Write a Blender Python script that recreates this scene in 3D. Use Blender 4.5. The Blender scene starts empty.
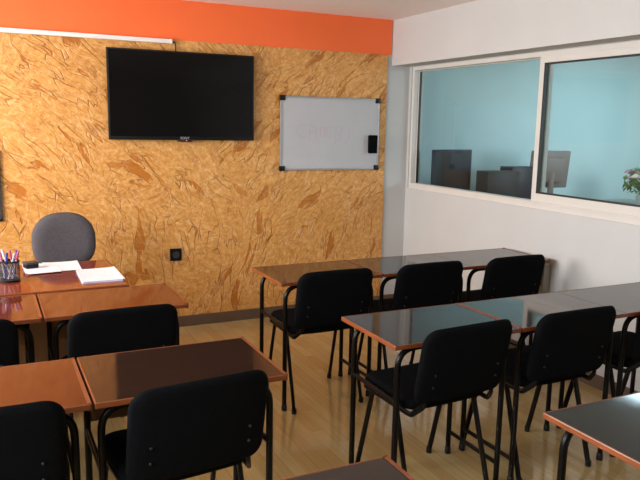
import bpy, bmesh, math, random
from mathutils import Vector, Matrix
random.seed(7)
scn = bpy.context.scene
COL = scn.collection
PI = math.pi

# ------------------------------------------------------------------ camera
cam_d = bpy.data.cameras.new('camera')
cam = bpy.data.objects.new('camera', cam_d)
COL.objects.link(cam)
R_ = Vector((0.90098344, -0.4334728, 0.01817071))
U_ = Vector((0.05526545, 0.15620998, 0.98617654))
F_ = Vector((0.43031915, 0.88752452, -0.16469867))
m = Matrix.Identity(4)
for i in range(3):
    m[i][0] = R_[i]; m[i][1] = U_[i]; m[i][2] = -F_[i]
m[0][3], m[1][3], m[2][3] = 0, 0, 1.6
cam.matrix_world = m
cam_d.sensor_fit = 'HORIZONTAL'
cam_d.sensor_width = 36
cam_d.lens = 36 * 691.6 / 640
cam_d.clip_start = 0.05
scn.camera = cam

# ------------------------------------------------------------------ world, daylight, exposure
w = bpy.data.worlds.new('sky')
scn.world = w
w.use_nodes = True
w.node_tree.nodes['Background'].inputs['Color'].default_value = (0.72, 0.85, 1.0, 1)
w.node_tree.nodes['Background'].inputs['Strength'].default_value = 0.42

def area(name, loc, aim, sx, sy, power, color):
    l = bpy.data.lights.new(name, 'AREA')
    l.shape = 'RECTANGLE'; l.size = sx; l.size_y = sy; l.energy = power; l.color = color
    o = bpy.data.objects.new(name, l)
    COL.objects.link(o)
    o.location = loc
    o.rotation_euler = (Vector(aim) - Vector(loc)).to_track_quat('-Z', 'Y').to_euler()
    return o

area('daylight_left_back', (-1.85, 3.75, 1.62), (0, 3.75, 1.45), 1.9, 1.2, 120, (1.0, 0.95, 0.90))
area('daylight_left_front', (-1.85, 0.75, 1.62), (0, 0.9, 1.35), 1.7, 1.2, 88, (0.84, 0.94, 1.0))
area('daylight_office', (6.6, 2.2, 1.75), (4.2, 3.6, 1.1), 1.6, 1.2, 32, (0.84, 0.92, 1.0))
scn.view_settings.view_transform = 'Standard'
scn.view_settings.look = 'None'
scn.view_settings.gamma = 1
scn.view_settings.use_curve_mapping = False
scn.view_settings.exposure = 1.05
scn.cycles.use_denoising = True
scn.cycles.max_bounces = 10
scn.cycles.diffuse_bounces = 6
scn.cycles.glossy_bounces = 5
scn.cycles.transparent_max_bounces = 12
scn.cycles.caustics_reflective = False
scn.cycles.caustics_refractive = False
scn.cycles.sample_clamp_indirect = 6

# ------------------------------------------------------------------ node helpers / materials
class N:
    def __init__(self, name):
        self.mat = bpy.data.materials.new(name)
        self.mat.use_nodes = True
        self.t = self.mat.node_tree
        self.b = self.t.nodes['Principled BSDF']
        self.out = self.t.nodes['Material Output']
    def n(self, kind, **kw):
        nd = self.t.nodes.new(kind)
        for k, v in kw.items():
            if k in ('operation', 'blend_type', 'data_type', 'noise_dimensions', 'feature', 'voronoi_dimensions',
                     'wave_type', 'bands_direction', 'rotation_type', 'noise_type', 'offset', 'squash', 'use_clamp', 'distance', 'vector_type', 'interpolation_type'):
                setattr(nd, k, v)
            else:
                nd.inputs[k].default_value = v
        return nd
    def l(self, a, b):
        self.t.links.new(a, b)
    def coord(self, scale=(1, 1, 1), rot=(0, 0, 0), loc=(0, 0, 0), src=None):
        if src is None:
            src = self.n('ShaderNodeTexCoord').outputs['Object']
        mp = self.n('ShaderNodeMapping')
        mp.inputs['Scale'].default_value = scale
        mp.inputs['Rotation'].default_value = rot
        mp.inputs['Location'].default_value = loc
        self.l(src, mp.inputs['Vector'])
        return mp.outputs[0]
    def noise(self, vec, scale, detail=3, rough=0.5, dist=0.0):
        nd = self.n('ShaderNodeTexNoise', Scale=scale, Detail=detail, Roughness=rough, Distortion=dist)
        self.l(vec, nd.inputs['Vector'])
        return nd.outputs[0]
    def ramp(self, fac, stops, interp='LINEAR'):
        nd = self.n('ShaderNodeValToRGB')
        cr = nd.color_ramp
        cr.interpolation = interp
        while len(cr.elements) < len(stops):
            cr.elements.new(0.5)
        for e, (p, c) in zip(cr.elements, stops):
            e.position = p
            e.color = (c, c, c, 1) if not isinstance(c, tuple) else (*c, 1)
        self.l(fac, nd.inputs[0])
        return nd.outputs[0]
    def mathn(self, op, a, b=None):
        nd = self.n('ShaderNodeMath', operation=op)
        for i, v in enumerate((a, b)):
            if v is None: continue
            if isinstance(v, (int, float)): nd.inputs[i].default_value = v
            else: self.l(v, nd.inputs[i])
        return nd.outputs[0]
    def mix(self, fac, a, b, blend='MIX'):
        nd = self.n('ShaderNodeMix', data_type='RGBA', blend_type=blend)
        for k, v in ((0, fac), (6, a), (7, b)):
            if isinstance(v, (int, float)): nd.inputs[k].default_value = v
            elif isinstance(v, tuple): nd.inputs[k].default_value = (*v, 1)
            else: self.l(v, nd.inputs[k])
        return nd.outputs[2]
    def base(self, v, rough=0.5, metal=0, spec=0.5, coat=0, coat_r=0.1):
        if isinstance(v, tuple): self.b.inputs['Base Color'].default_value = (*v, 1)
        else: self.l(v, self.b.inputs['Base Color'])
        self.b.inputs['Roughness'].default_value = rough
        self.b.inputs['Metallic'].default_value = metal
        self.b.inputs['Specular IOR Level'].default_value = spec
        self.b.inputs['Coat Weight'].default_value = coat
        self.b.inputs['Coat Roughness'].default_value = coat_r
        return self
    def bump(self, h, strength=0.3, dist=0.01):
        bp = self.n('ShaderNodeBump', Strength=strength, Distance=dist)
        self.l(h, bp.inputs['Height'])
        self.l(bp.outputs[0], self.b.inputs['Normal'])
        return self

def plain(name, col, rough=0.5, metal=0, spec=0.5, coat=0, var=0.06, scale=6, bump=0.0, bscale=60):
    k = N(name)
    c = k.coord()
    f = k.noise(c, scale, 4)
    lo = tuple(max(0, x * (1 - var)) for x in col); hi = tuple(min(1, x * (1 + var)) for x in col)
    k.base(k.ramp(f, [(0.3, lo), (0.7, hi)]), rough, metal, spec, coat)
    if bump: k.bump(k.noise(c, bscale, 3), bump, 0.004)
    return k.mat

M = {}
M['wall_white'] = plain('painted_plaster_white', (0.49, 0.48, 0.475), 0.6, var=0.02, scale=3, bump=0.05, bscale=90)
M['ceiling'] = plain('painted_ceiling', (0.84, 0.77, 0.74), 0.8, var=0.015, scale=2)
M['orange'] = plain('orange_paint', (0.86, 0.150, 0.035), 0.5, var=0.03, scale=3)
M['office_wall'] = plain('pale_blue_paint', (0.47, 0.61, 0.63), 0.7, var=0.03, scale=2)
M['baseboard'] = plain('brown_tile_skirting', (0.11, 0.072, 0.052), 0.35, var=0.12, scale=8)
M['alu'] = plain('white_coated_aluminium', (0.60, 0.565, 0.53), 0.35, var=0.02)
M['gasket'] = plain('black_rubber_gasket', (0.015, 0.015, 0.016), 0.5)
M['black_tube'] = plain('black_enamelled_tube', (0.0040, 0.0026, 0.0022), 0.30, spec=0.15)
M['black_fabric'] = plain('black_fabric', (0.0028, 0.0028, 0.0034), 0.9, spec=0.06, var=0.25, scale=60, bump=0.25, bscale=400)
M['black_plastic'] = plain('black_plastic', (0.005, 0.005, 0.0055), 0.4, spec=0.3)
M['dark_plastic'] = plain('dark_grey_plastic', (0.03, 0.032, 0.036), 0.45)
M['steel'] = plain('bright_steel', (0.6, 0.6, 0.62), 0.25, metal=1)
M['grey_fabric'] = plain('grey_fabric', (0.075, 0.066, 0.074), 0.9, spec=0.2, var=0.15, scale=80, bump=0.2, bscale=300)
M['white_plastic'] = plain('white_plastic', (0.75, 0.72, 0.70), 0.4)
M['board_white'] = plain('white_enamel', (0.46, 0.455, 0.475), 0.22, var=0.02, spec=0.5)
M['alu_grey'] = plain('brushed_aluminium', (0.42, 0.42, 0.44), 0.35, metal=0.7)
M['beige'] = plain('beige_plastic', (0.34, 0.32, 0.27), 0.5)
M['paper'] = plain('white_paper', (0.68, 0.68, 0.73), 0.7, var=0.02)
M['ink'] = plain('faint_pink_marker', (0.44, 0.34, 0.42), 0.4)
M['badge'] = plain('silver_print', (0.33, 0.33, 0.35), 0.4)
M['screen_off'] = plain('black_glass_screen', (0.0018, 0.0012, 0.0014), 0.10, spec=0.22)
M['monitor_screen'] = plain('dark_blue_screen', (0.002, 0.006, 0.010), 0.25, spec=0.1)
M['navy'] = plain('navy_plastic', (0.005, 0.011, 0.024), 0.4, spec=0.25)
M['case_grey'] = plain('slate_case', (0.009, 0.016, 0.022), 0.5, spec=0.25)
M['taupe'] = plain('taupe_plastic', (0.17, 0.14, 0.135), 0.5)
M['leaf'] = plain('leaf_green', (0.085, 0.19, 0.045), 0.6, var=0.4, scale=20)
M['petal_pink'] = plain('petal_pink', (0.55, 0.33, 0.38), 0.7, var=0.2, scale=30)
M['petal_plum'] = plain('petal_plum', (0.19, 0.09, 0.13), 0.7, var=0.3, scale=30)
M['petal_cream'] = plain('petal_cream', (0.72, 0.66, 0.55), 0.7, var=0.1, scale=30)
M['ceramic'] = plain('white_ceramic', (0.6, 0.6, 0.58), 0.3)
M['table_grey'] = plain('grey_laminate', (0.35, 0.36, 0.36), 0.5)
M['notice'] = plain('dark_plum_felt', (0.035, 0.02, 0.03), 0.8)

def wood_top(name, dark, light, rough, tint=(1, 1, 1)):
    k = N(name)
    c = k.coord((1.2, 14, 8))
    f = k.noise(c, 3.0, 6, 0.6, 0.8)
    g = k.noise(k.coord((2, 90, 10)), 4, 2)
    c1 = k.ramp(f, [(0.25, dark), (0.75, light)])
    k.base(k.mix(0.25, c1, k.ramp(g, [(0.3, dark), (0.7, light)])), rough, spec=0.38, coat=0.12, coat_r=rough * 0.8)
    k.b.inputs['Specular Tint'].default_value = (*tint, 1)
    sm = k.noise(k.coord(), 7, 4, 0.65)
    k.l(k.ramp(sm, [(0.35, rough * 0.8), (0.75, rough * 1.7)]), k.b.inputs['Roughness'])
    return k.mat
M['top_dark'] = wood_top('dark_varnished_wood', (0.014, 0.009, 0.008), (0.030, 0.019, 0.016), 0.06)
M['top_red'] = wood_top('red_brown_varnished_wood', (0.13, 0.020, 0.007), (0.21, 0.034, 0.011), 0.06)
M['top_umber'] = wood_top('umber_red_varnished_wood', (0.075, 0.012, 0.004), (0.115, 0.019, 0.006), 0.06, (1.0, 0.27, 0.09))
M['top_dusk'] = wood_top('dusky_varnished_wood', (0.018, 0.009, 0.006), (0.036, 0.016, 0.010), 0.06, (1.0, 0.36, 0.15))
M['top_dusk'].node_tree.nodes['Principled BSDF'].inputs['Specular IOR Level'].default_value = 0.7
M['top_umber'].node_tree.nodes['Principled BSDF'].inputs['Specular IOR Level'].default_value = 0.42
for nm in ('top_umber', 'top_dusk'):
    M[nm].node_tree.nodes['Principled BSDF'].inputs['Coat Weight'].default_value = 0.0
M['edge'] = plain('orange_brown_edge_band', (0.19, 0.045, 0.011), 0.35, var=0.15, scale=12)
M['panel_brown'] = plain('brown_board', (0.16, 0.075, 0.030), 0.5, var=0.15, scale=5)

def floor_mat():
    k = N('strip_laminate')
    src = k.n('ShaderNodeTexCoord').outputs['Object']
    rot = k.coord((1, 1, 1), (0, 0, PI / 2), src=src)
    br = k.n('ShaderNodeTexBrick', Scale=1.0, offset=0.37)
    br.inputs['Color1'].default_value = (0.39, 0.235, 0.085, 1)
    br.inputs['Color2'].default_value = (0.47, 0.345, 0.150, 1)
    br.inputs['Mortar'].default_value = (0.31, 0.18, 0.068, 1)
    br.inputs['Mortar Size'].default_value = 0.0014
    br.inputs['Brick Width'].default_value = 0.42
    br.inputs['Row Height'].default_value = 0.067
    br.inputs['Bias'].default_value = 0.1
    k.l(rot, br.inputs['Vector'])
    g = k.noise(k.coord((60, 3, 1), src=src), 1.0, 5, 0.6, 0.4)
    col = k.mix(0.25, br.outputs['Color'], k.ramp(g, [(0.3, (0.30, 0.175, 0.062)), (0.7, (0.55, 0.40, 0.19))]))
    k.base(col, 0.16, spec=0.5, coat=0.6, coat_r=0.07)
    sm = k.noise(src, 3.5, 5, 0.6)
    k.l(k.ramp(sm, [(0.3, 0.12), (0.75, 0.26)]), k.b.inputs['Roughness'])
    return k.mat
M['floor'] = floor_mat()

def trowel_mat():
    """golden crumpled finish: pale tan film torn into long creases with orange-brown showing through"""
    k = N('golden_crumpled_finish')
    src = k.n('ShaderNodeTexCoord').outputs['Object']
    warp = k.n('ShaderNodeTexNoise', Scale=1.5, Detail=2.0)
    k.l(src, warp.inputs['Vector'])
    sub = k.n('ShaderNodeVectorMath', operation='SUBTRACT'); k.l(warp.outputs['Color'], sub.inputs[0]); sub.inputs[1].default_value = (0.5, 0.5, 0.5)
    sc = k.n('ShaderNodeVectorMath', operation='SCALE'); k.l(sub.outputs[0], sc.inputs[0]); sc.inputs['Scale'].default_value = 0.32
    ad = k.n('ShaderNodeVectorMath', operation='ADD'); k.l(src, ad.inputs[0]); k.l(sc.outputs[0], ad.inputs[1])
    wv = ad.outputs[0]
    def creases(ang, along, across, seed, width):
        v0 = k.coord((1, 1, 1), (0, ang, 0), (seed, 0, seed * 0.7), src=wv)
        v = k.coord((along, 1, across), src=v0)
        f = k.noise(v, 0.8, 2.0, 0.5, 0.15)
        ridge = k.ramp(k.mathn('ABSOLUTE', k.mathn('SUBTRACT', f, 0.5)), [(0.0, 1.0), (width, 0.0)])
        vo = k.n('ShaderNodeTexVoronoi', feature='DISTANCE_TO_EDGE', Scale=1.0); k.l(v, vo.inputs['Vector'])
        shard = k.ramp(vo.outputs['Distance'], [(0.0, 1.0), (0.045, 0.0)])
        keep = k.ramp(k.noise(k.coord((1, 1, 1), loc=(seed * 2, 0, 1), src=v), 0.9, 2), [(0.47, 0.0), (0.56, 1.0)])
        line = k.mathn('MAXIMUM', ridge, k.mathn('MULTIPLY', shard, keep))
        cell = k.n('ShaderNodeTexVoronoi', feature='F1', Scale=1.0); k.l(v, cell.inputs['Vector'])
        sepc = k.n('ShaderNodeSeparateColor'); k.l(cell.outputs['Color'], sepc.inputs[0])
        patch = k.mathn('MULTIPLY', k.ramp(sepc.outputs[0], [(0.84, 0.0), (0.85, 1.0)]), k.ramp(k.noise(v, 1.6, 3), [(0.50, 0.0), (0.54, 1.0)]))
        return line, patch
    A, Ap = creases(math.radians(-42), 4.2, 13.0, 0.0, 0.018)
    B, Bp = creases(math.radians(50), 4.2, 13.0, 3.1, 0.018)
    C, Cp = creases(math.radians(82), 3.6, 11.0, 6.4, 0.018)
    sep = k.n('ShaderNodeSeparateXYZ'); k.l(src, sep.inputs[0])
    big = k.noise(src, 1.1, 2)
    # creases lean right-down on the left, right-up on the right, upright near the floor
    fx = k.mathn('ADD', k.mathn('MULTIPLY', sep.outputs['X'], 0.45), k.mathn('MULTIPLY', k.mathn('SUBTRACT', big, 0.5), 2.2))
    mAB = k.ramp(k.mathn('SUBTRACT', fx, 0.25), [(0.25, 0.0), (0.5, 1.0)])
    fz = k.mathn('ADD', sep.outputs['Z'], k.mathn('MULTIPLY', k.mathn('SUBTRACT', big, 0.5), 0.8))
    mC = k.ramp(fz, [(0.78, 1.0), (0.98, 0.0)])
    line = k.mix(mC, k.mix(mAB, A, B), C)
    patch = k.mix(mC, k.mix(mAB, Ap, Bp), Cp)
    fade = k.ramp(k.noise(src, 5.0, 3), [(0.38, 0.1), (0.6, 1.0)])
    line = k.mathn('MULTIPLY', line, fade)
    E1, _ = creases(math.radians(-20), 6.0, 20.0, 9.3, 0.03)
    E2, _ = creases(math.radians(35), 6.0, 20.0, 12.3, 0.03)
    line = k.mathn('MAXIMUM', line, k.mathn('MULTIPLY', k.mix(mAB, E1, E2), 0.28))
    F1, _ = creases(math.radians(-34), 4.6, 14.0, 15.3, 0.022)
    F2, _ = creases(math.radians(42), 4.6, 14.0, 18.3, 0.022)
    pale = k.mix(mAB, F1, F2)
    fine = k.noise(k.coord((1, 1, 1), src=wv), 34, 6, 0.7)
    tan = k.ramp(fine, [(0.3, (0.44, 0.180, 0.036)), (0.52, (0.63, 0.310, 0.088)), (0.75, (0.82, 0.50, 0.22))])
    cloud = k.noise(src, 2.4, 4, 0.6)
    tan = k.mix(k.ramp(cloud, [(0.35, 0.0), (0.7, 0.35)]), tan, (0.54, 0.235, 0.040))
    c = k.mix(k.mathn('MULTIPLY', patch, 0.85), tan, (0.40, 0.120, 0.008))
    c = k.mix(k.mathn('MULTIPLY', line, 0.8), c, (0.27, 0.075, 0.008))
    c = k.mix(k.mathn('MULTIPLY', pale, 0.2), c, (0.88, 0.62, 0.34))  # pale lines: highlights on the relief, painted into the colour
    k.base(c, 0.42, spec=0.4)
    h = k.mathn('SUBTRACT', k.mathn('MULTIPLY', fine, 0.35), k.mathn('MULTIPLY', k.mathn('MAXIMUM', line, patch), 0.8))
    k.bump(h, 0.8, 0.008)
    return k.mat
M['trowel'] = trowel_mat()

def glass_mat(name, tint, f0):
    k = N(name)
    k.t.nodes.remove(k.b)
    lw = k.n('ShaderNodeLayerWeight', Blend=0.5)
    fr = k.n('ShaderNodeMath', operation='MULTIPLY_ADD')
    k.l(k.mathn('POWER', lw.outputs['Facing'], 5.0), fr.inputs[0])
    fr.inputs[1].default_value = 1 - f0; fr.inputs[2].default_value = f0
    tr = k.n('ShaderNodeBsdfTransparent'); tr.inputs['Color'].default_value = (*tint, 1)
    gl = k.n('ShaderNodeBsdfGlossy'); gl.inputs['Roughness'].default_value = 0.02
    mx = k.n('ShaderNodeMixShader')
    k.l(fr.outputs[0], mx.inputs[0]); k.l(tr.outputs[0], mx.inputs[1]); k.l(gl.outputs[0], mx.inputs[2])
    k.l(mx.outputs[0], k.out.inputs['Surface'])
    return k.mat
M['glass'] = glass_mat('tinted_window_glass', (0.90, 0.97, 0.97), 0.026)
M['clear_glass'] = glass_mat('clear_window_glass', (0.98, 0.99, 0.99), 0.04)
def mesh_cup_mat():
    k = N('black_wire_mesh')
    c = k.n('ShaderNodeTexCoord').outputs['UV']
    k.base((0.012, 0.012, 0.016), 0.4, spec=0.5)
    return k.mat
M['wire'] = mesh_cup_mat()
def lamp_mat():
    k = N('lit_diffuser')
    k.base((0.9, 0.9, 0.9), 0.5)
    k.b.inputs['Emission Color'].default_value = (0.75, 0.9, 1.0, 1)
    k.b.inputs['Emission Strength'].default_value = 5.0
    return k.mat
M['lamp'] = lamp_mat()
for i, c in enumerate([(0.03, 0.05, 0.30), (0.45, 0.05, 0.08), (0.55, 0.52, 0.60), (0.04, 0.04, 0.07), (0.50, 0.20, 0.30)]):
    M['pen%d' % i] = plain('pen_plastic_%s' % 'abcde'[i], c, 0.35)

# ------------------------------------------------------------------ mesh helpers
def obj(name, bm, mat, parent=None, smooth=False, **props):
    me = bpy.data.meshes.new(name)
    bmesh.ops.recalc_face_normals(bm, faces=bm.faces)
    bm.to_mesh(me); bm.free()
    mats = mat if isinstance(mat, (list, tuple)) else [mat]
    for x in mats: me.materials.append(x)
    if smooth:
        for p in me.polygons: p.use_smooth = True
        if smooth != 'all':
            me.set_sharp_from_angle(angle=math.radians(40))
    o = bpy.data.objects.new(name, me)
    COL.objects.link(o)
    if parent: o.parent = parent
    for k, v in props.items(): o[k] = v
    return o

def thing(name, label, cat, loc=(0, 0, 0), rz=0, group=None):
    o = bpy.data.objects.new(name, None)
    COL.objects.link(o)
    o.empty_display_size = 0.1
    o.location = loc; o.rotation_euler = (0, 0, rz)
    o['label'] = label; o['category'] = cat
    if group: o['group'] = group
    return o

def tag(o, label, cat, group=None):
    o['label'] = label; o['category'] = cat
    if group: o['group'] = group
    return o

def struct(name, bm, mat, parent=None, smooth=False):
    o = obj(name, bm, mat, parent, smooth)
    if parent is None: o['kind'] = 'structure'
    return o

def box(bm, x0, x1, y0, y1, z0, z1, bev=0, mi=0, seg=2):
    r = bmesh.ops.create_cube(bm, size=1)
    vs = r['verts']
    for v in vs:
        v.co = Vector(((x0 + x1) / 2 + v.co.x * (x1 - x0), (y0 + y1) / 2 + v.co.y * (y1 - y0), (z0 + z1) / 2 + v.co.z * (z1 - z0)))
    fs = {f for v in vs for f in v.link_faces}
    for f in fs: f.material_index = mi
    if bev:
        es = list({e for v in vs for e in v.link_edges})
        bmesh.ops.bevel(bm, geom=es, offset=bev, segments=seg, affect='EDGES', profile=0.5)
    return bm

def B(x0, x1, y0, y1, z0, z1, bev=0):
    return box(bmesh.new(), x0, x1, y0, y1, z0, z1, bev)

def fillet(pts, rad, n=6):
    out = [Vector(pts[0])]
    for i in range(1, len(pts) - 1):
        p0, p, p1 = Vector(pts[i - 1]), Vector(pts[i]), Vector(pts[i + 1])
        a = (p0 - p).normalized(); b = (p1 - p).normalized()
        ang = a.angle(b)
        if ang > PI - 0.02: out.append(p); continue
        d = min(rad / math.tan(ang / 2), (p0 - p).length * 0.48, (p1 - p).length * 0.48)
        s, e = p + a * d, p + b * d
        for j in range(n + 1):
            t = j / n
            out.append(s * (1 - t) ** 2 + p * 2 * t * (1 - t) + e * t ** 2)
    out.append(Vector(pts[-1]))
    return out

def tube(bm, pts, r, n=10, rx=None, up=None):
    """sweep a round (or oval: r along binormal, rx along normal) section along pts"""
    pts = [Vector(p) for p in pts]
    rx = rx or r
    rings = []
    prev = None
    for i, p in enumerate(pts):
        t = (pts[min(i + 1, len(pts) - 1)] - pts[max(i - 1, 0)]).normalized()
        if prev is None:
            ref = Vector(up) if up else (Vector((0, 0, 1)) if abs(t.z) < 0.9 else Vector((0, 1, 0)))
            a = (ref - t * ref.dot(t)).normalized()
        else:
            a = (prev - t * prev.dot(t)).normalized()
        prev = a
        b = t.cross(a)
        rings.append([bm.verts.new(p + a * (math.cos(2 * PI * k / n) * rx) + b * (math.sin(2 * PI * k / n) * r)) for k in range(n)])
    for i in range(len(rings) - 1):
        for k in range(n):
            bm.faces.new((rings[i][k], rings[i][(k + 1) % n], rings[i + 1][(k + 1) % n], rings[i + 1][k]))
    bm.faces.new(rings[0]); bm.faces.new(rings[-1])
    return bm

def lathe(bm, prof, n=20, c=(0, 0, 0)):
    rings = []
    for (r, z) in prof:
        rings.append([bm.verts.new((c[0] + r * math.cos(2 * PI * k / n), c[1] + r * math.sin(2 * PI * k / n), c[2] + z)) for k in range(n)])
    for i in range(len(rings) - 1):
        for k in range(n):
            bm.faces.new((rings[i][k], rings[i][(k + 1) % n], rings[i + 1][(k + 1) % n], rings[i + 1][k]))
    if prof[0][0] > 1e-6: bm.faces.new(rings[0])
    if prof[-1][0] > 1e-6: bm.faces.new(rings[-1])
    bmesh.ops.remove_doubles(bm, verts=bm.verts, dist=1e-6)
    return bm

def pillow(outline, t_front, t_back, place, rings=7, edge=0.35):
    """padded slab: outline = closed list of 2D points; place(u, v, d) -> 3D"""
    bm = bmesh.new()
    n = len(outline)
    def face(sign, t):
        rr = []
        for j in range(rings + 1):
            s = 1 - (j / (rings)) ** 1.6 * 0.98
            k = min(1.0, (1 - s) / edge)
            d = sign * t * math.sqrt(max(0, 1 - (1 - k) ** 2))
            rr.append([bm.verts.new(place(u * s, v * s, d)) for (u, v) in outline] if not (j == 0 and sign < 0) else None)
        return rr
    a = face(1, t_front); b = face(-1, t_back)
    b[0] = a[0]
    for rr in (a, b):
        for j in range(rings):
            for k in range(n):
                bm.faces.new((rr[j][k], rr[j][(k + 1) % n], rr[j + 1][(k + 1) % n], rr[j + 1][k]))
        bm.faces.new(rr[-1])
    return bm

def round_rect(w, h, rt, rb, n=7, bulge=0.0):
    """outline centred on 0; rt/rb = radius of top / bottom corners; bulge rounds the sides outward"""
    pts = []
    for (cx, cy, r, a0) in ((w / 2 - rt, h / 2 - rt, rt, 0), (-w / 2 + rt, h / 2 - rt, rt, PI / 2), (-w / 2 + rb, -h / 2 + rb, rb, PI), (w / 2 - rb, -h / 2 + rb, rb, 1.5 * PI)):
        for j in range(n + 1):
            a = a0 + PI / 2 * j / n
            pts.append((cx + r * math.cos(a), cy + r * math.sin(a)))
    out = []
    for i, p in enumerate(pts):
        q = pts[(i + 1) % len(pts)]
        out.append(p)
        dd = math.hypot(q[0] - p[0], q[1] - p[1])
        m_ = max(1, int(dd / 0.06))
        for j in range(1, m_):
            t = j / m_
            out.append((p[0] + (q[0] - p[0]) * t, p[1] + (q[1] - p[1]) * t))
    if bulge:
        out = [(x, y + bulge * (1 - (2 * x / w) ** 2) * (1 if y > 0 else 0.3 * -1) * min(1, abs(y) / (h * 0.3))) for x, y in out]
    return out

def text_mesh(name, s, size, mat, parent, loc, rot, ext=0.001):
    cu = bpy.data.curves.new(name + '_curve', 'FONT')
    cu.body = s; cu.size = size; cu.extrude = ext; cu.align_x = 'CENTER'; cu.align_y = 'CENTER'
    tmp = bpy.data.objects.new(name + '_tmp', cu)
    COL.objects.link(tmp)
    dg = bpy.context.evaluated_depsgraph_get()
    me = bpy.data.meshes.new_from_object(tmp.evaluated_get(dg))
    bpy.data.objects.remove(tmp); bpy.data.curves.remove(cu)
    me.name = name
    me.materials.clear(); me.materials.append(mat)
    o = bpy.data.objects.new(name, me)
    COL.objects.link(o)
    o.location = loc; o.rotation_euler = rot
    if parent: o.parent = parent
    return o

def dup(root, loc, rz, label, group=None):
    r = root.copy(); COL.objects.link(r)
    r.location = loc; r.rotation_euler = (0, 0, rz); r['label'] = label
    if group: r['group'] = group
    for ch in list(root.children):
        c = ch.copy(); COL.objects.link(c); c.parent = r
        for g in ch.children:
            d = g.copy(); COL.objects.link(d); d.parent = c
    return r

# ------------------------------------------------------------------ room shell
D = 5.245            # board wall
XL, XR = -1.5, 3.385 # left wall, wall under the inside window
XB = 3.20            # face of the beam over the window
H = 2.4856
YF = -2.2            # wall behind the camera
XO, YO = 6.9, 5.55   # neighbouring office
ZS, ZW = 1.056, 2.105  # inside window, bottom and top

struct('floor', B(XL - 0.12, XO + 0.12, YF - 0.12, YO + 0.12, -0.1, 0), M['floor'])
struct('ceiling', B(XL - 0.12, XO + 0.12, YF - 0.12, YO + 0.12, H, H + 0.1), M['ceiling'])
struct('wall_back', B(XL - 0.12, XR + 0.12, D, D + 0.12, 0, H), M['wall_white'])
struct('wall_front', B(XL - 0.12, XO + 0.12, YF - 0.12, YF, 0, H), M['wall_white'])
bm = bmesh.new()
WIN = ((-0.1, 1.6), (2.8, 4.7)); WZ0, WZ1 = 1.0, 2.2
box(bm, XL - 0.12, XL, YF, D, 0, WZ0); box(bm, XL - 0.12, XL, YF, D, WZ1, H)
for a, b in ((YF, WIN[0][0]), (WIN[0][1], WIN[1][0]), (WIN[1][1], D)):
    box(bm, XL - 0.12, XL, a, b, WZ0, WZ1)
struct('wall_left', bm, M['wall_white'])
# wall to the office: low part under the window, jamb by the board wall, solid part towards the camera
bm = bmesh.new()
WY0, WY1 = 1.6, 5.215
box(bm, XR, XR + 0.12, YF, D, 0, ZS)
box(bm, XR, XR + 0.12, WY1, D, ZS, H)
box(bm, XR, XR + 0.12, YF, WY0, ZS, H)
box(bm, XR, XR + 0.12, WY0, WY1, ZW, H)
struct('wall_right', bm, M['wall_white'])
struct('trim_1', B(XB, XR, YF, D, 2.108, H), M['wall_white'])             # beam over the window
struct('trim_2', B(XL, 3.19, D - 0.006, D, 2.196, H), M['orange'])          # orange band
struct('trim_3', B(XL, 3.150, D - 0.012, D, 0.086, 2.196), M['trowel'])     # golden panel
struct('baseboard_back', B(XL, XR, D - 0.016, D, 0, 0.087, 0.003), M['baseboard'])
struct('baseboard_right', B(XR - 0.012, XR, YF, D - 0.016, 0, 0.087, 0.003), M['baseboard'])
struct('baseboard_left', B(XL, XL + 0.012, YF, D - 0.016, 0, 0.087, 0.003), M['baseboard'])
# office
struct('wall_office_back', B(XR + 0.12, XO + 0.12, YO, YO + 0.12, 0, H), M['office_wall'])
struct('wall_office_right', B(XO, XO + 0.12, YF, YO, 0, H), M['office_wall'])
struct('wall_office_left', B(XR + 0.12, XR + 0.135, D, YO, 0, H), M['office_wall'])

# inside window ------------------------------------------------------------
fx0, fx1 = XR + 0.012, XR + 0.105
bm = bmesh.new()
box(bm, fx0, fx1, WY0, WY1, ZS, ZS + 0.035); box(bm, fx0, fx1, WY0, WY1, ZW - 0.03, ZW)
box(bm, fx0, fx1, WY0, WY0 + 0.04, ZS + 0.035, ZW - 0.03); box(bm, fx0, fx1, WY1 - 0.026, WY1, ZS + 0.035, ZW - 0.03)
box(bm, fx0 - 0.006, fx0 + 0.012, WY0 + 0.041, WY1 - 0.027, ZS + 0.0352, ZS + 0.050, 0.002)
win = struct('window_1', bm, M['alu'])
def sash(y0, y1, xa, xb, z0, z1, stl, str_, rail_b, rail_t, full=True):
    bm = bmesh.new()
    box(bm, xa, xb, y0, y0 + stl, z0, z1, 0.003); box(bm, xa, xb, y1 - str_, y1, z0, z1, 0.003)
    box(bm, xa, xb, y0 + stl, y1 - str_, z0, z0 + rail_b, 0.003); box(bm, xa, xb, y0 + stl, y1 - str_, z1 - rail_t, z1, 0.003)
    s = obj('sash', bm, M['alu'], win)
    g0, g1, h0, h1 = y0 + stl, y1 - str_, z0 + rail_b, z1 - rail_t
    bm = bmesh.new(); e = 0.011 if full else 0.004; q = xa - 0.0015
    box(bm, q, xa + 0.02, g1 - e, g1, h0, h1)
    if full:
        box(bm, q, xa + 0.02, g0, g0 + e, h0, h1)
        box(bm, q, xa + 0.02, g0, g1, h0, h0 + e); box(bm, q, xa + 0.02, g0, g1, h1 - e, h1)
    obj('gasket', bm, M['gasket'], s)
    xm = (xa + xb) / 2
    obj('glass_pane', B(xm - 0.002, xm + 0.002, g0, g1, h0, h1), M['glass'], s)
    return s
sash(WY0 + 0.042, 3.675, XR + 0.018, XR + 0.05, ZS + 0.045, ZW - 0.02, 0.06, 0.045, 0.060, 0.052)
sash(3.62, WY1 - 0.022, XR + 0.062, XR + 0.092, ZS + 0.036, ZW - 0.031, 0.045, 0.014, 0.012, 0.006, False)

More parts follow.
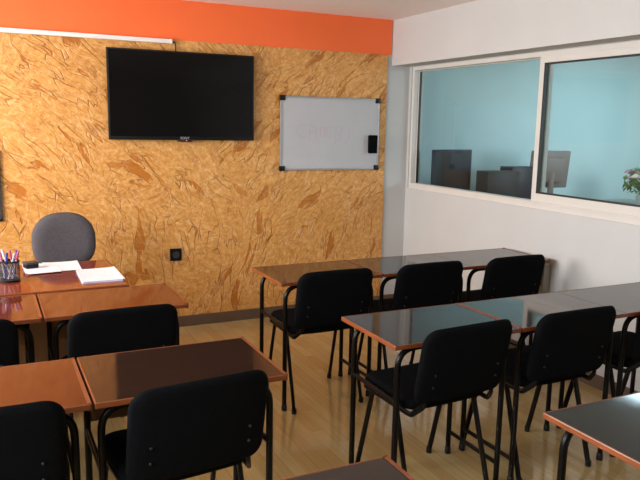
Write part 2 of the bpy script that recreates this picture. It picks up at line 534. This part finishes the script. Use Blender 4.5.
# outside windows in the left wall -----------------------------------------
for i, (a, b) in enumerate(WIN):
    bm = bmesh.new()
    x0, x1 = XL - 0.08, XL - 0.03
    for (ya, yb, za, zb) in ((a, b, WZ0, WZ0 + 0.05), (a, b, WZ1 - 0.05, WZ1), (a, a + 0.05, WZ0 + 0.05, WZ1 - 0.05), (b - 0.05, b, WZ0 + 0.05, WZ1 - 0.05), ((a + b) / 2 - 0.03, (a + b) / 2 + 0.03, WZ0 + 0.05, WZ1 - 0.05)):
        box(bm, x0, x1, ya, yb, za, zb)
    wo = struct('window_%d' % (i + 2), bm, M['alu'])
    obj('glass_pane', B(XL - 0.057, XL - 0.053, a + 0.05, b - 0.05, WZ0 + 0.05, WZ1 - 0.05), M['clear_glass'], wo)

# ------------------------------------------------------------------ on the board wall
yw = D - 0.012
# television
tv = thing('television', 'large black flat television mounted high on the golden wall', 'television', (1.365, yw, 1.7885))
w2, h2 = 0.5527, 0.3232
bm = bmesh.new()
box(bm, -w2, w2, -0.055, -0.03, -h2, h2, 0.005)
box(bm, -w2 * 0.75, w2 * 0.75, -0.032, -0.012, -h2 * 0.7, h2 * 0.75, 0.006)
obj('casing', bm, M['black_plastic'], tv, True)
obj('screen', B(-w2 + 0.012, w2 - 0.012, -0.0565, -0.05, -h2 + 0.026, h2 - 0.012), M['screen_off'], tv)
bm = bmesh.new(); box(bm, -0.055, 0.055, -0.060, -0.035, -h2 - 0.014, -h2 + 0.006, 0.003)
tab = obj('indicator_tab', bm, plain('dark_red_plastic', (0.03, 0.006, 0.006), 0.35), tv)
bm = bmesh.new(); bmesh.ops.create_uvsphere(bm, u_segments=10, v_segments=6, radius=0.005, matrix=Matrix.Translation((0.012, -0.060, -h2 - 0.004)))
obj('indicator_light', bm, plain('pink_lens', (0.6, 0.3, 0.3), 0.3), tab, True)
text_mesh('logo', 'SONY', 0.026, M['badge'], tv, (0.0, -0.0568, -h2 + 0.0145), (PI / 2, 0, 0), 0.0006)
bm = bmesh.new(); tube(bm, fillet([(0, -0.02, -0.1), (0, -0.006, 0.1), (0, -0.006, 0.3)], 0.03), 0.012)
obj('wall_bracket', B(-0.15, 0.15, -0.013, 0.0, -0.12, 0.12, 0.002), M['dark_plastic'], tv)
bm = bmesh.new()
box(bm, 0, 0, 0, 0, 0, 0)
bm.free()

# white cable duct with a lead dropping to the television
duct = thing('cable_duct', 'white plastic cable duct along the top of the golden wall', 'cable duct', (0, yw, 2.183))
obj('duct_body', B(XL, 1.285, -0.022, 0, -0.015, 0.015, 0.003), M['white_plastic'], duct)
bm = bmesh.new(); box(bm, 1.275, 1.291, -0.0235, 0, -0.0165, 0.0165, 0.002)
obj('end_cap', bm, M['white_plastic'], duct)
bm = bmesh.new()
tube(bm, fillet([(1.29, -0.012, 0.0), (1.312, -0.012, -0.004), (1.318, -0.014, -0.04), (1.312, -0.018, -0.075), (1.316, -0.018, -0.12)], 0.012), 0.0045, 8)
obj('lead', bm, M['black_plastic'], duct, True)

# whiteboard
wb = thing('whiteboard', 'whiteboard in a thin aluminium frame with black corner caps, right of the television', 'whiteboard', (2.616, yw, 1.5242))
w2, h2 = 0.4587, 0.2989
obj('panel', B(-w2 + 0.008, w2 - 0.008, -0.014, -0.002, -h2 + 0.008, h2 - 0.008), M['board_white'], wb)
bm = bmesh.new()
for (a, b, c, d) in ((-w2, w2, h2 - 0.014, h2), (-w2, w2, -h2, -h2 + 0.014), (-w2, -w2 + 0.014, -h2, h2), (w2 - 0.014, w2, -h2, h2)):
    box(bm, a, b, -0.019, -0.001, c, d, 0.002)
obj('frame', bm, M['alu_grey'], wb)
for sx in (-1, 1):
    for sz in (-1, 1):
        bm = bmesh.new()
        cx, cz = sx * (w2 - 0.018), sz * (h2 - 0.016)
        box(bm, cx - 0.024, cx + 0.024, -0.022, -0.0005, cz - 0.021, cz + 0.021, 0.004)
        obj('corner_cap', bm, M['black_plastic'], wb, True)
bm = bmesh.new()
def stroke(pts, r=0.0035):
    tube(bm, [Vector((x, -0.0142, z)) for x, z in pts], r, 6, rx=0.0004, up=(0, 1, 0))
def arc(cx, cz, rx, rz, a0, a1, n=12):
    return [(cx + rx * math.cos(math.radians(a0 + (a1 - a0) * i / n)), cz + rz * math.sin(math.radians(a0 + (a1 - a0) * i / n))) for i in range(n + 1)]
stroke(arc(-0.26, 0.02, 0.055, 0.05, 60, 300))
stroke([(-0.195, 0.07), (-0.200, -0.05)]); stroke(arc(-0.195, 0.04, 0.04, 0.035, 90, -90))
stroke([(-0.135, 0.06), (-0.14, -0.03)]); stroke([(-0.10, 0.055), (-0.10, -0.03)]); stroke([(-0.065, 0.06), (-0.06, -0.03)])
stroke(arc(-0.015, 0.015, 0.03, 0.045, 40, 320))
stroke([(0.045, 0.07), (0.04, -0.09)]); stroke(arc(0.05, 0.035, 0.05, 0.04, 95, -80)); stroke(arc(0.05, -0.03, 0.04, 0.03, 90, -90))
stroke(arc(0.10, 0.0, 0.07, 0.09, 55, -60))
obj('erased_writing', bm, M['ink'], wb, label='faint pink traces of half erased marker writing')
er = thing('board_eraser', 'small black board eraser stuck on the right side of the whiteboard', 'eraser', (3.006, yw - 0.0145, 1.441))
obj('felt_pad', B(-0.036, 0.036, -0.012, 0, -0.072, 0.072, 0.002), M['black_fabric'], er)
obj('grip', B(-0.040, 0.040, -0.036, -0.011, -0.077, 0.077, 0.006), M['black_fabric'], er)

# socket on the golden wall
sk = thing('wall_socket', 'small square black socket on the golden wall below the television', 'socket', (1.294, yw, 0.584))
obj('cover_plate', B(-0.045, 0.045, -0.010, 0, -0.048, 0.048, 0.003), M['black_plastic'], sk)
bm = bmesh.new(); lathe(bm, [(0.027, 0), (0.027, 0.004), (0.022, 0.004), (0.020, -0.004), (0, -0.004)], 20)
bmesh.ops.transform(bm, matrix=Matrix.Translation((0, -0.0102, 0)) @ Matrix.Rotation(PI / 2, 4, 'X'), verts=bm.verts)
obj('socket_insert', bm, M['dark_plastic'], sk, True)

# dark board cut by the left edge of the picture
nb = thing('notice_board', 'dark framed board at the left edge of the golden wall', 'notice board', (-0.42, yw, 1.145))
obj('felt', B(-0.49, 0.49, -0.014, -0.001, -0.235, 0.235), M['notice'], nb)
bm = bmesh.new()
for (a, b, c, d) in ((-0.51, 0.51, 0.225, 0.245), (-0.51, 0.51, -0.245, -0.225), (-0.51, -0.49, -0.245, 0.245), (0.49, 0.51, -0.245, 0.245)):
    box(bm, a, b, -0.02, 0, c, d, 0.003)
obj('frame', bm, M['dark_plastic'], nb)

# beige socket box on the right wall
wx = thing('wall_socket_box', 'beige box with a black socket on the white wall past the farthest row of desks', 'socket box', (XR, 3.505, 0.60))
obj('housing', B(-0.06, 0, -0.085, 0.12, -0.105, 0.105, 0.006), M['beige'], wx)
obj('socket_plate', B(-0.066, -0.058, -0.065, 0.03, -0.042, 0.042, 0.003), M['black_plastic'], wx)

# ------------------------------------------------------------------ teacher's corner
td = thing('teacher_desk', "wide red-brown desk against the board wall side, carrying the pens and papers", 'desk', (0, 0, 0))
X0, X1, Y0, Y1 = -0.85, 0.645, 3.635, 4.36
obj('tabletop', B(X0, X1, Y0, Y1, 0.722, 0.75, 0.002), M['top_red'], td)
bm = bmesh.new()
box(bm, X0 - 0.004, X1 + 0.004, Y0 - 0.004, Y0 + 0.006, 0.720, 0.7505, 0.003)
box(bm, X0 - 0.004, X1 + 0.004, Y1 - 0.006, Y1 + 0.004, 0.720, 0.7505, 0.003)
box(bm, X1 - 0.006, X1 + 0.004, Y0, Y1, 0.720, 0.7505, 0.003)
box(bm, X0 - 0.004, X0 + 0.006, Y0, Y1, 0.720, 0.7505, 0.003)
obj('edge_band', bm, M['edge'], td, True)
for x in (X0 + 0.03, X1 - 0.055):
    obj('side_panel', B(x, x + 0.025, Y0 + 0.04, Y1 - 0.04, 0, 0.722, 0.002), M['panel_brown'], td)
obj('modesty_panel', B(X0 + 0.055, X1 - 0.055, Y0 + 0.09, Y0 + 0.108, 0.2, 0.722, 0.002), M['panel_brown'], td)

oc = thing('office_chair', 'grey upholstered office chair with a rounded back behind the red-brown desk', 'office chair', (0.455, 4.62, 0), PI + 0.05)
def oc_place(u, v, d): # back faces local +y; sits at local y=-0.17
    return (u, -0.20 + 0.35 * u * u - 0.10 * v + d, 0.81 + v)
outline = []
for i in range(48):
    a = 2 * PI * i / 48
    c, s = math.cos(a), math.sin(a)
    e = 2.7
    rx = 0.202
    x = rx * math.copysign(abs(c) ** (2 / e), c); z = 0.185 * math.copysign(abs(s) ** (2 / e), s)
    if z > 0: x *= 1 - 0.14 * (z / 0.185) ** 2
    outline.append((x, z))
obj('backrest', pillow(outline, 0.035, 0.03, oc_place, 8), M['grey_fabric'], oc, 'all')
sq = round_rect(0.46, 0.44, 0.1, 0.12)
obj('seat', pillow(sq, 0.04, 0.035, lambda u, v, d: (u, v + 0.03, 0.46 + d - 0.1 * max(0, v - 0.1) ** 1.2)), M['grey_fabric'], oc, 'all')
bm = bmesh.new(); tube(bm, fillet([(0, -0.245, 0.80), (0, -0.28, 0.6), (0, -0.22, 0.41), (0, 0.02, 0.41)], 0.06), 0.022, 8, rx=0.008)
obj('back_bar', bm, M['black_plastic'], oc, True)
bm = bmesh.new(); lathe(bm, [(0.035, 0.09), (0.035, 0.2), (0.022, 0.21), (0.022, 0.40), (0.07, 0.405), (0.07, 0.425)], 16)
obj('gas_column', bm, M['black_plastic'], oc, True)
for k in range(5):
    a = 2 * PI * k / 5 + 0.3
    bm = bmesh.new()
    tube(bm, [(0.02 * math.cos(a), 0.02 * math.sin(a), 0.115), (0.16 * math.cos(a), 0.16 * math.sin(a), 0.10), (0.29 * math.cos(a), 0.29 * math.sin(a), 0.07)], 0.018, 8)
    lg = obj('base_arm', bm, M['black_plastic'], oc, True)
    bm = bmesh.new()
    bmesh.ops.create_cone(bm, cap_ends=True, segments=16, radius1=0.027, radius2=0.027, depth=0.04,
                          matrix=Matrix.Translation((0.29 * math.cos(a), 0.29 * math.sin(a), 0.027)) @ Matrix.Rotation(a, 4, 'Z') @ Matrix.Rotation(PI / 2, 4, 'X'))
    obj('caster', bm, M['black_plastic'], lg, True)

# pen cup and pens
cupx, cupy = 0.085, 3.94
cup = thing('pen_cup', 'black wire mesh pen cup full of pens on the red-brown desk', 'pen cup', (cupx, cupy, 0.75))
bm = bmesh.new()
rc, hc, nn = 0.050, 0.108, 34
for k in range(nn):       # crossing wires
    for s in (-1, 1):
        pts = []
        for j in range(7):
            a = 2 * PI * k / nn + s * j * 0.14
            pts.append((rc * math.cos(a), rc * math.sin(a), 0.004 + hc * j / 6 * 0.96))
        tube(bm, pts, 0.0009, 4)
obj('mesh_wall', bm, M['wire'], cup)
bm = bmesh.new()
lathe(bm, [(rc - 0.003, hc - 0.004), (rc + 0.003, hc - 0.004), (rc + 0.003, hc + 0.003), (rc - 0.003, hc + 0.003), (rc - 0.003, hc - 0.004)], 28)
obj('rim', bm, M['black_plastic'], cup, True)
bm = bmesh.new(); lathe(bm, [(rc, 0.0), (rc + 0.002, 0.003), (rc + 0.002, 0.012), (rc - 0.004, 0.012), (0, 0.006)], 28)
obj('cup_base', bm, M['black_plastic'], cup, True)
pen_desc = [('blue', 0), ('red', 1), ('white', 2), ('black', 3), ('pink', 4), ('blue', 0), ('white', 2), ('red', 1)]
pen_lab = ['blue pen at the right side of the mesh cup', 'red capped pen at the back of the mesh cup, right of the white one',
           'white pen at the back of the mesh cup', 'black pen at the left side of the mesh cup',
           'pink capped pen at the front left of the mesh cup', 'blue pen at the very front of the mesh cup',
           'white pen at the front right of the mesh cup', 'red capped pen at the right front of the mesh cup']
for i, (cn, mi) in enumerate(pen_desc):
    a = 2 * PI * i / 8 + 0.4
    bx, by = 0.024 * math.cos(a - 0.7), 0.024 * math.sin(a - 0.7)
    tx, ty = 0.036 * math.cos(a), 0.036 * math.sin(a)
    L_ = 0.142 + 0.022 * random.random()
    p0 = Vector((bx, by, 0.0165)); d = (Vector((tx, ty, 0.10)) - p0).normalized()
    pen = thing('pen', pen_lab[i], 'pen', (cupx, cupy, 0.75), 0, 'pens in the mesh cup')
    bm = bmesh.new(); tube(bm, [p0, p0 + d * L_ * 0.66], 0.0043, 8); obj('barrel', bm, M['pen2'] if mi in (1, 4) else M['pen%d' % mi], pen, True)
    bm = bmesh.new(); tube(bm, [p0 + d * L_ * 0.64, p0 + d * L_ * 0.98, p0 + d * L_], 0.0055, 8); obj('cap', bm, M['pen%d' % mi], pen, True)

sb = thing('desk_box', 'small black box on the left end of the spread papers, behind the pen cup', 'box', (0.205, 4.225, 0.7588), 0.3)
obj('tray', B(-0.035, 0.035, -0.03, 0.03, 0, 0.022, 0.004), M['black_plastic'], sb, True)
obj('lid', B(-0.037, 0.037, -0.032, 0.032, 0.022, 0.034, 0.004), M['dark_plastic'], sb, True)

def sheet(cx, cy, w_, l_, ang, z, curl=0.0):
    bm = bmesh.new()
    n = 8
    c, s = math.cos(ang), math.sin(ang)
    g = []
    for i in range(n + 1):
        row = []
        for j in range(n + 1):
            u = (i / n - 0.5) * w_; v = (j / n - 0.5) * l_
            zz = z + curl * (abs(2 * i / n - 1) ** 3) * (0.4 + 0.6 * j / n)
            row.append(bm.verts.new((cx + u * c - v * s, cy + u * s + v * c, zz)))
        g.append(row)
    for i in range(n):
        for j in range(n):
            bm.faces.new((g[i][j], g[i + 1][j], g[i + 1][j + 1], g[i][j + 1]))
    r = bmesh.ops.extrude_face_region(bm, geom=bm.faces[:])
    for v in r['geom']:
        if isinstance(v, bmesh.types.BMVert): v.co.z += 0.0012
    return bm
def printed_paper(name, tint):
    k = N(name)
    src = k.n('ShaderNodeTexCoord').outputs['Object']
    wv = k.n('ShaderNodeTexWave', wave_type='BANDS', bands_direction='Y', Scale=22.0, Distortion=0.0)
    k.l(src, wv.inputs['Vector'])
    words = k.noise(k.coord((90, 60, 1), src=src), 1, 2)
    f = k.mathn('MULTIPLY', k.ramp(wv.outputs[1], [(0.62, 0.0), (0.7, 1.0)]), k.ramp(words, [(0.42, 0.0), (0.5, 1.0)]))
    k.base(k.mix(k.mathn('MULTIPLY', f, 0.35), tint, (0.18, 0.18, 0.22)), 0.7)
    return k.mat
M['print'] = printed_paper('printed_paper', (0.66, 0.67, 0.71))
sp = thing('open_papers', 'pale printed sheets spread out flat in front of the grey office chair', 'papers', (0.315, 4.195, 0.75), 0.0)
obj('sheet', sheet(0.0, 0.04, 0.30, 0.26, 0.03, 0.0006, 0.003), M['print'], sp)
obj('sheet', sheet(0.055, 0.03, 0.20, 0.27, -0.02, 0.0035, 0.003), M['print'], sp)
obj('sheet', sheet(-0.055, -0.04, 0.18, 0.20, 0.10, 0.0062, 0.003), M['print'], sp)
st = thing('paper_stack', 'white stack of paper at the right end of the red-brown desk', 'paper stack', (0.535, 3.90, 0.75), -0.02)
bm = box(bmesh.new(), -0.105, 0.105, -0.165, 0.165, 0.0, 0.008, 0.001)
obj('ream', bm, plain('mauve_paper_edges', (0.62, 0.58, 0.72), 0.7), st)
obj('top_sheet', sheet(0.003, 0.002, 0.215, 0.335, 0.03, 0.0085, 0.004), M['print'], st)

# ------------------------------------------------------------------ pupils' desks
DW, DD = 0.635, 0.46
def make_desk(name, label, x0, yb, left_bar, right_bar, panel, top='top_dark', bare=0, inset_right=0.045, inset_left=0.045):
    """desk whose back-left corner is (x0, yb); bars 'hi' or 'lo'"""
    t = thing(name, label, 'desk', (x0 + DW / 2, yb - DD / 2, 0), 0, 'pupils desks')
    hx, hy = DW / 2, DD / 2
    obj('tabletop', B(-hx + (0 if bare == -1 else 0.004), hx - (0 if bare == 1 else 0.004), -hy + 0.004, hy - 0.004, 0.732, 0.7495, 0.002), M[top], t)
    bm = bmesh.new()
    e = 0.007
    box(bm, -hx, hx, -hy, -hy + e, 0.731, 0.7505, 0.003); box(bm, -hx, hx, hy - e, hy, 0.731, 0.7505, 0.003)
    for sx in (-1, 1):
        if sx != bare: box(bm, sx * hx, sx * (hx - e), -hy + e * 0.6, hy - e * 0.6, 0.731, 0.7505, 0.003)
    obj('edge_band', bm, M['edge'], t)
    lx, rx_, ly, r = hx - inset_left, hx - inset_right, hy - 0.05, 0.0125
    for sy in (-1, 1):
        bm = bmesh.new()
        tube(bm, fillet([(-lx, sy * ly, 0.012), (-lx, sy * ly, 0.717), (rx_, sy * ly, 0.717), (rx_, sy * ly, 0.012)], 0.085, 8), r, 12)
        f = obj('leg_frame', bm, M['black_tube'], t, True)
        for sx in (-1, 1):
            bm = bmesh.new(); lathe(bm, [(0.0145, 0), (0.0160, 0.004), (0.0150, 0.03), (0.0125, 0.034)], 14, (rx_ if sx > 0 else -lx, sy * ly, 0))
            obj('foot_cap', bm, M['black_plastic'], f, True)
    for sx, kind in ((-1, left_bar), (1, right_bar)):
        z = 0.49 if kind == 'hi' else 0.115
        xb = rx_ if sx > 0 else -lx
        bm = bmesh.new(); tube(bm, [(xb, -ly, z), (xb, ly, z)], 0.010, 10)
        obj('side_bar', bm, M['black_tube'], t, True)
    if panel:
        obj('modesty_panel', B(-lx + 0.012, rx_ - 0.012, ly - 0.008, ly + 0.008, 0.52, 0.731, 0.001), M['panel_brown'], t)
    return t

RX = 1.405
SEAM = 0.012
def rx(i): return RX + (0, DW + SEAM, 2 * DW + SEAM)[i]
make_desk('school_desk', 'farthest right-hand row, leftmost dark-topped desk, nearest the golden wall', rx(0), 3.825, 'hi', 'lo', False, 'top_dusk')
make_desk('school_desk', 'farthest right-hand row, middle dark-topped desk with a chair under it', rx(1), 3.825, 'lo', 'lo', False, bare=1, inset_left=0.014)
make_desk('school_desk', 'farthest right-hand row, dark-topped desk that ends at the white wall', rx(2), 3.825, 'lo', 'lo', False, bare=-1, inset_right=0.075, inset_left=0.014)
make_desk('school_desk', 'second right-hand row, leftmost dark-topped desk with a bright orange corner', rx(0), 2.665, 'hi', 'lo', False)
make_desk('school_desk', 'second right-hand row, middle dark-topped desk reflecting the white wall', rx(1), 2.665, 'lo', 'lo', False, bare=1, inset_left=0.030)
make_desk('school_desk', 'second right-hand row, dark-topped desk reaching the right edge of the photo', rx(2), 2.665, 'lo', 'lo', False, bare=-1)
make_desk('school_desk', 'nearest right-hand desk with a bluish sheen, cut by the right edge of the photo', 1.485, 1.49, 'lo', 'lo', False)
make_desk('school_desk', 'red-brown desk touching the teacher desk, its left half cut by the photo edge', 0.19 - SEAM / 2 - DW, 3.59, 'hi', 'hi', True, 'top_umber')
make_desk('school_desk', 'red-brown desk touching the teacher desk, in front of the stack of paper', 0.19 + SEAM / 2, 3.59, 'hi', 'hi', True, 'top_umber')
make_desk('school_desk', 'red-brown desk in the second left-hand row, cut by the left edge of the photo', 0.255 - SEAM / 2 - DW, 2.545, 'hi', 'hi', True, 'top_umber')
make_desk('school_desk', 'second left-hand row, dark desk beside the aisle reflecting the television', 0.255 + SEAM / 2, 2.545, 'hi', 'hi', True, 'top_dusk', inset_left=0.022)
make_desk('school_desk', 'nearest left-hand desk, only a dark corner showing at the bottom of the photo', 0.265, 1.44, 'hi', 'hi', True)

# ------------------------------------------------------------------ pupils' chairs
def make_chair(label, loc, rz):
    t = thing('school_chair', label, 'chair', loc, rz, 'black pupils chairs')
    # padded back, slightly curved and leaning back
    def bp(u, v, d):
        return (u, -0.262 - 0.20 * v + 0.30 * u * u + d, 0.655 + v)
    o = round_rect(0.465, 0.325, 0.06, 0.05, 6, 0.008)
    bk = obj('backrest', pillow(o, 0.026, 0.020, bp, 7, 0.16), M['black_fabric'], t, 'all')
    for sx in (-1, 1):
        for z in (-0.03, -0.085):
            bm = bmesh.new()
            bmesh.ops.create_uvsphere(bm, u_segments=8, v_segments=6, radius=0.006, matrix=Matrix.Translation(Vector(bp(sx * 0.165, z, -0.020))))
            obj('bolt', bm, M['black_plastic'], bk, True)
    so = round_rect(0.445, 0.375, 0.07, 0.06, 6)
    obj('seat', pillow(so, 0.028, 0.024, lambda u, v, d: (u, v + 0.012, 0.464 + 0.04 * v + 0.10 * u * u + d), 7, 0.16), M['black_fabric'], t, 'all')
    for sx in (-1, 1):
        x = sx * 0.214
        for kind, top, foot in (('f', (x * 0.97, 0.105, 0.440), (x * 1.0, 0.215, 0.012)), ('r', (x * 0.98, -0.075, 0.436), (x * 1.0, -0.205, 0.012))):
            bm = bmesh.new(); tube(bm, [top, foot], 0.009, 12, rx=0.015, up=(0, 1, 0))
            lg = obj('leg', bm, M['black_tube'], t, True)
            bm = bmesh.new(); lathe(bm, [(0.0135, 0), (0.0145, 0.005), (0.0135, 0.03)], 12, (foot[0], foot[1], 0))
            obj('foot_cap', bm, M['black_plastic'], lg, True)
        # rail under the seat that bends up behind it to carry the back
        bm = bmesh.new()
        tube(bm, fillet([(x * 0.98, 0.165, 0.441), (x * 0.97, -0.175, 0.432), (x * 0.85, -0.222, 0.48), (x * 0.78, -0.240, 0.60)], 0.03), 0.008, 10, rx=0.012)
        obj('side_rail', bm, M['black_tube'], t, True)
    bm = bmesh.new(); tube(bm, [(-0.20, 0.10, 0.432), (0.20, 0.10, 0.432)], 0.010, 8); obj('cross_bar', bm, M['black_tube'], t, True)
    bm = bmesh.new(); tube(bm, [(-0.20, -0.09, 0.430), (0.20, -0.09, 0.430)], 0.010, 8); obj('cross_bar', bm, M['black_tube'], t, True)
    return t
proto = make_chair('black chair at the left end of the farthest right-hand row of desks', (1.697, 3.555, 0), 0.0)
for x, y, rz, lab in (
    (2.312, 3.545, 0.0, 'black chair in the middle of the farthest right-hand row of desks'),
    (2.94, 3.53, 0.0, 'black chair of the farthest right-hand row, next to the white wall'),
    (1.712, 2.43, 0.06, 'black chair in the second right-hand row, under the desk with the bright orange corner'),
    (2.325, 2.435, 0.0, 'black chair in the second right-hand row, fully seen in the middle of the row'),
    (2.985, 2.435, 0.0, 'black chair whose seat is cut by the right edge of the photo'),
    (-0.15, 3.20, 0.0, 'black chair at the left photo edge, behind the row touching the teacher desk'),
    (0.488, 3.19, 0.04, 'black chair in the left-hand block, between the two rows beside the aisle'),
    (-0.062, 2.275, 0.0, 'nearest black chair at the lower left corner of the photo'),
    (0.542, 2.26, 0.10, 'nearest black chair beside the aisle, its back seen at lower left'),
):
    dup(proto, (x, y, 0), rz, lab)

# ------------------------------------------------------------------ office behind the glass
tb = thing('office_table', 'long grey table carrying monitors along the pale blue office wall', 'table', (0, 0, 0))
TZ = 0.84
obj('tabletop', B(3.56, 6.5, 4.72, 5.50, TZ - 0.03, TZ, 0.004), M['table_grey'], tb)
for x in (3.62, 5.0, 6.42):
    for y in (4.78, 5.44):
        obj('leg', B(x - 0.02, x + 0.02, y - 0.02, y + 0.02, 0, TZ - 0.03), M['alu_grey'], tb)

def monitor(label, loc, rz, w_, h_, zc, cas, scr, tilt=0.0):
    t = thing('computer_monitor', label, 'monitor', loc, rz, 'monitors in the office')
    T = Matrix.Translation((0, 0, zc)) @ Matrix.Rotation(tilt, 4, 'X')
    bm = bmesh.new(); box(bm, -w_ / 2, w_ / 2, -0.02, 0.025, -h_ / 2, h_ / 2, 0.008)
    box(bm, -w_ * 0.33, w_ * 0.33, 0.02, 0.06, -h_ * 0.33, h_ * 0.33, 0.012)
    bmesh.ops.transform(bm, matrix=T, verts=bm.verts); cs = obj('casing', bm, cas, t, True)
    bm = bmesh.new(); box(bm, -w_ / 2 + 0.02, w_ / 2 - 0.02, -0.0215, -0.015, -h_ / 2 + 0.03, h_ / 2 - 0.02)
    bmesh.ops.transform(bm, matrix=T, verts=bm.verts); obj('screen', bm, scr, t)
    bm = bmesh.new(); tube(bm, [(0, 0.05, zc - 0.02), (0, 0.045, 0.1), (0, 0.03, 0.012)], 0.035, 12, rx=0.014, up=(0, 1, 0)); obj('stand', bm, cas, t, True)
    bm = bmesh.new(); lathe(bm, [(0.12, 0), (0.12, 0.008), (0.05, 0.02), (0, 0.02)], 24); obj('stand_foot', bm, cas, t, True)
    return t
monitor('dark monitor with navy frame at the left of the office window', (3.765, 5.09, TZ), 0.06, 0.43, 0.37, 0.375, M['navy'], M['monitor_screen'])
mo = monitor('taupe monitor seen from behind through the right-hand pane', (4.955, 5.13, TZ), PI - 0.12, 0.43, 0.36, 0.37, M['taupe'], M['monitor_screen'], -0.10)

def tower(label, loc, rz, w_, d_, h_, body):
    t = thing('computer_case', label, 'computer', loc, rz, 'computer cases in the office')
    obj('case', B(-w_ / 2, w_ / 2, -d_ / 2, d_ / 2, 0, h_, 0.006), body, t, True)
    obj('front_panel', B(w_ / 2 - 0.005, w_ / 2 + 0.02, -d_ / 2 + 0.004, d_ / 2 - 0.004, 0.004, h_ - 0.004, 0.006), M['navy'], t, True)
    obj('drive_bay', B(w_ / 2 + 0.018, w_ / 2 + 0.0225, -d_ / 2 + 0.02, d_ / 2 - 0.02, h_ - 0.07, h_ - 0.03, 0.001), M['dark_plastic'], t)
    return t
tower('slate grey computer case lying side-on beside the navy framed monitor', (4.235, 5.02, TZ), 0.0, 0.36, 0.17, 0.37, M['case_grey'])
tower('dark navy computer case standing against the window mullion', (4.582, 5.16, TZ), 0.0, 0.27, 0.17, 0.40, M['navy'])

# flowers
fl = thing('flower_vase', 'white vase of pink and plum flowers at the right edge of the office window', 'flowers', (6.06, 4.93, TZ))
bm = bmesh.new(); lathe(bm, [(0.05, 0), (0.065, 0.03), (0.07, 0.09), (0.045, 0.15), (0.05, 0.17), (0.042, 0.17), (0.04, 0.1), (0, 0.05)], 20)
obj('vase', bm, M['ceramic'], fl, True)
bm = bmesh.new()
rnd = random.Random(3)
heads = []
for i in range(26):
    a = rnd.random() * 2 * PI; rr = 0.05 + 0.15 * rnd.random(); zz = 0.18 + 0.17 * rnd.random()
    heads.append((rr * math.cos(a), rr * math.sin(a), zz))
    tube(bm, [(0.02 * math.cos(a), 0.02 * math.sin(a), 0.1), (rr * 0.5 * math.cos(a), rr * 0.5 * math.sin(a), zz * 0.7), (rr * math.cos(a), rr * math.sin(a), zz)], 0.003, 5)
obj('stems', bm, M['leaf'], fl, True, kind='stuff')
bm = bmesh.new()
for i in range(150):
    a = rnd.random() * 2 * PI; rr = 0.03 + 0.17 * rnd.random(); zz = 0.13 + 0.24 * rnd.random()
    c = Vector((rr * math.cos(a), rr * math.sin(a), zz))
    R3 = Matrix.Rotation(rnd.random() * 2 * PI, 3, 'Z') @ Matrix.Rotation(rnd.uniform(-1, 1), 3, 'X')
    L_ = 0.035 + 0.03 * rnd.random()
    q = [Vector((0, -L_, 0)), Vector((L_ * 0.4, 0, 0.008)), Vector((0, L_, 0)), Vector((-L_ * 0.4, 0, 0.008))]
    bm.faces.new([bm.verts.new(c + R3 @ x) for x in q])
obj('foliage', bm, M['leaf'], fl, kind='stuff')
for i, h_ in enumerate(heads):
    bm = bmesh.new()
    R0 = 0.028 + 0.014 * rnd.random()
    for ring in range(3):
        n = 6 + ring
        for k in range(n):
            a = 2 * PI * k / n + ring * 0.4
            r0 = R0 * (0.25 + 0.3 * ring)
            c = Vector(h_) + Vector((r0 * math.cos(a), r0 * math.sin(a), 0.012 * (2 - ring)))
            bmesh.ops.create_uvsphere(bm, u_segments=6, v_segments=4, radius=R0 * 0.34, matrix=Matrix.Translation(c) @ Matrix.Diagonal((1, 1, 0.6, 1)))
    obj('blossom', bm, (M['petal_pink'], M['petal_plum'], M['petal_cream'], M['petal_pink'])[i % 4], fl, 'all')

# ceiling lamp of the office
cl = thing('ceiling_lamp', 'lit ceiling panel in the office behind the glass', 'ceiling lamp', (5.75, 4.05, H))
obj('housing', B(-0.32, 0.32, -0.62, 0.62, -0.05, 0, 0.004), M['white_plastic'], cl)
obj('diffuser', B(-0.29, 0.29, -0.59, 0.59, -0.056, -0.045), M['lamp'], cl)
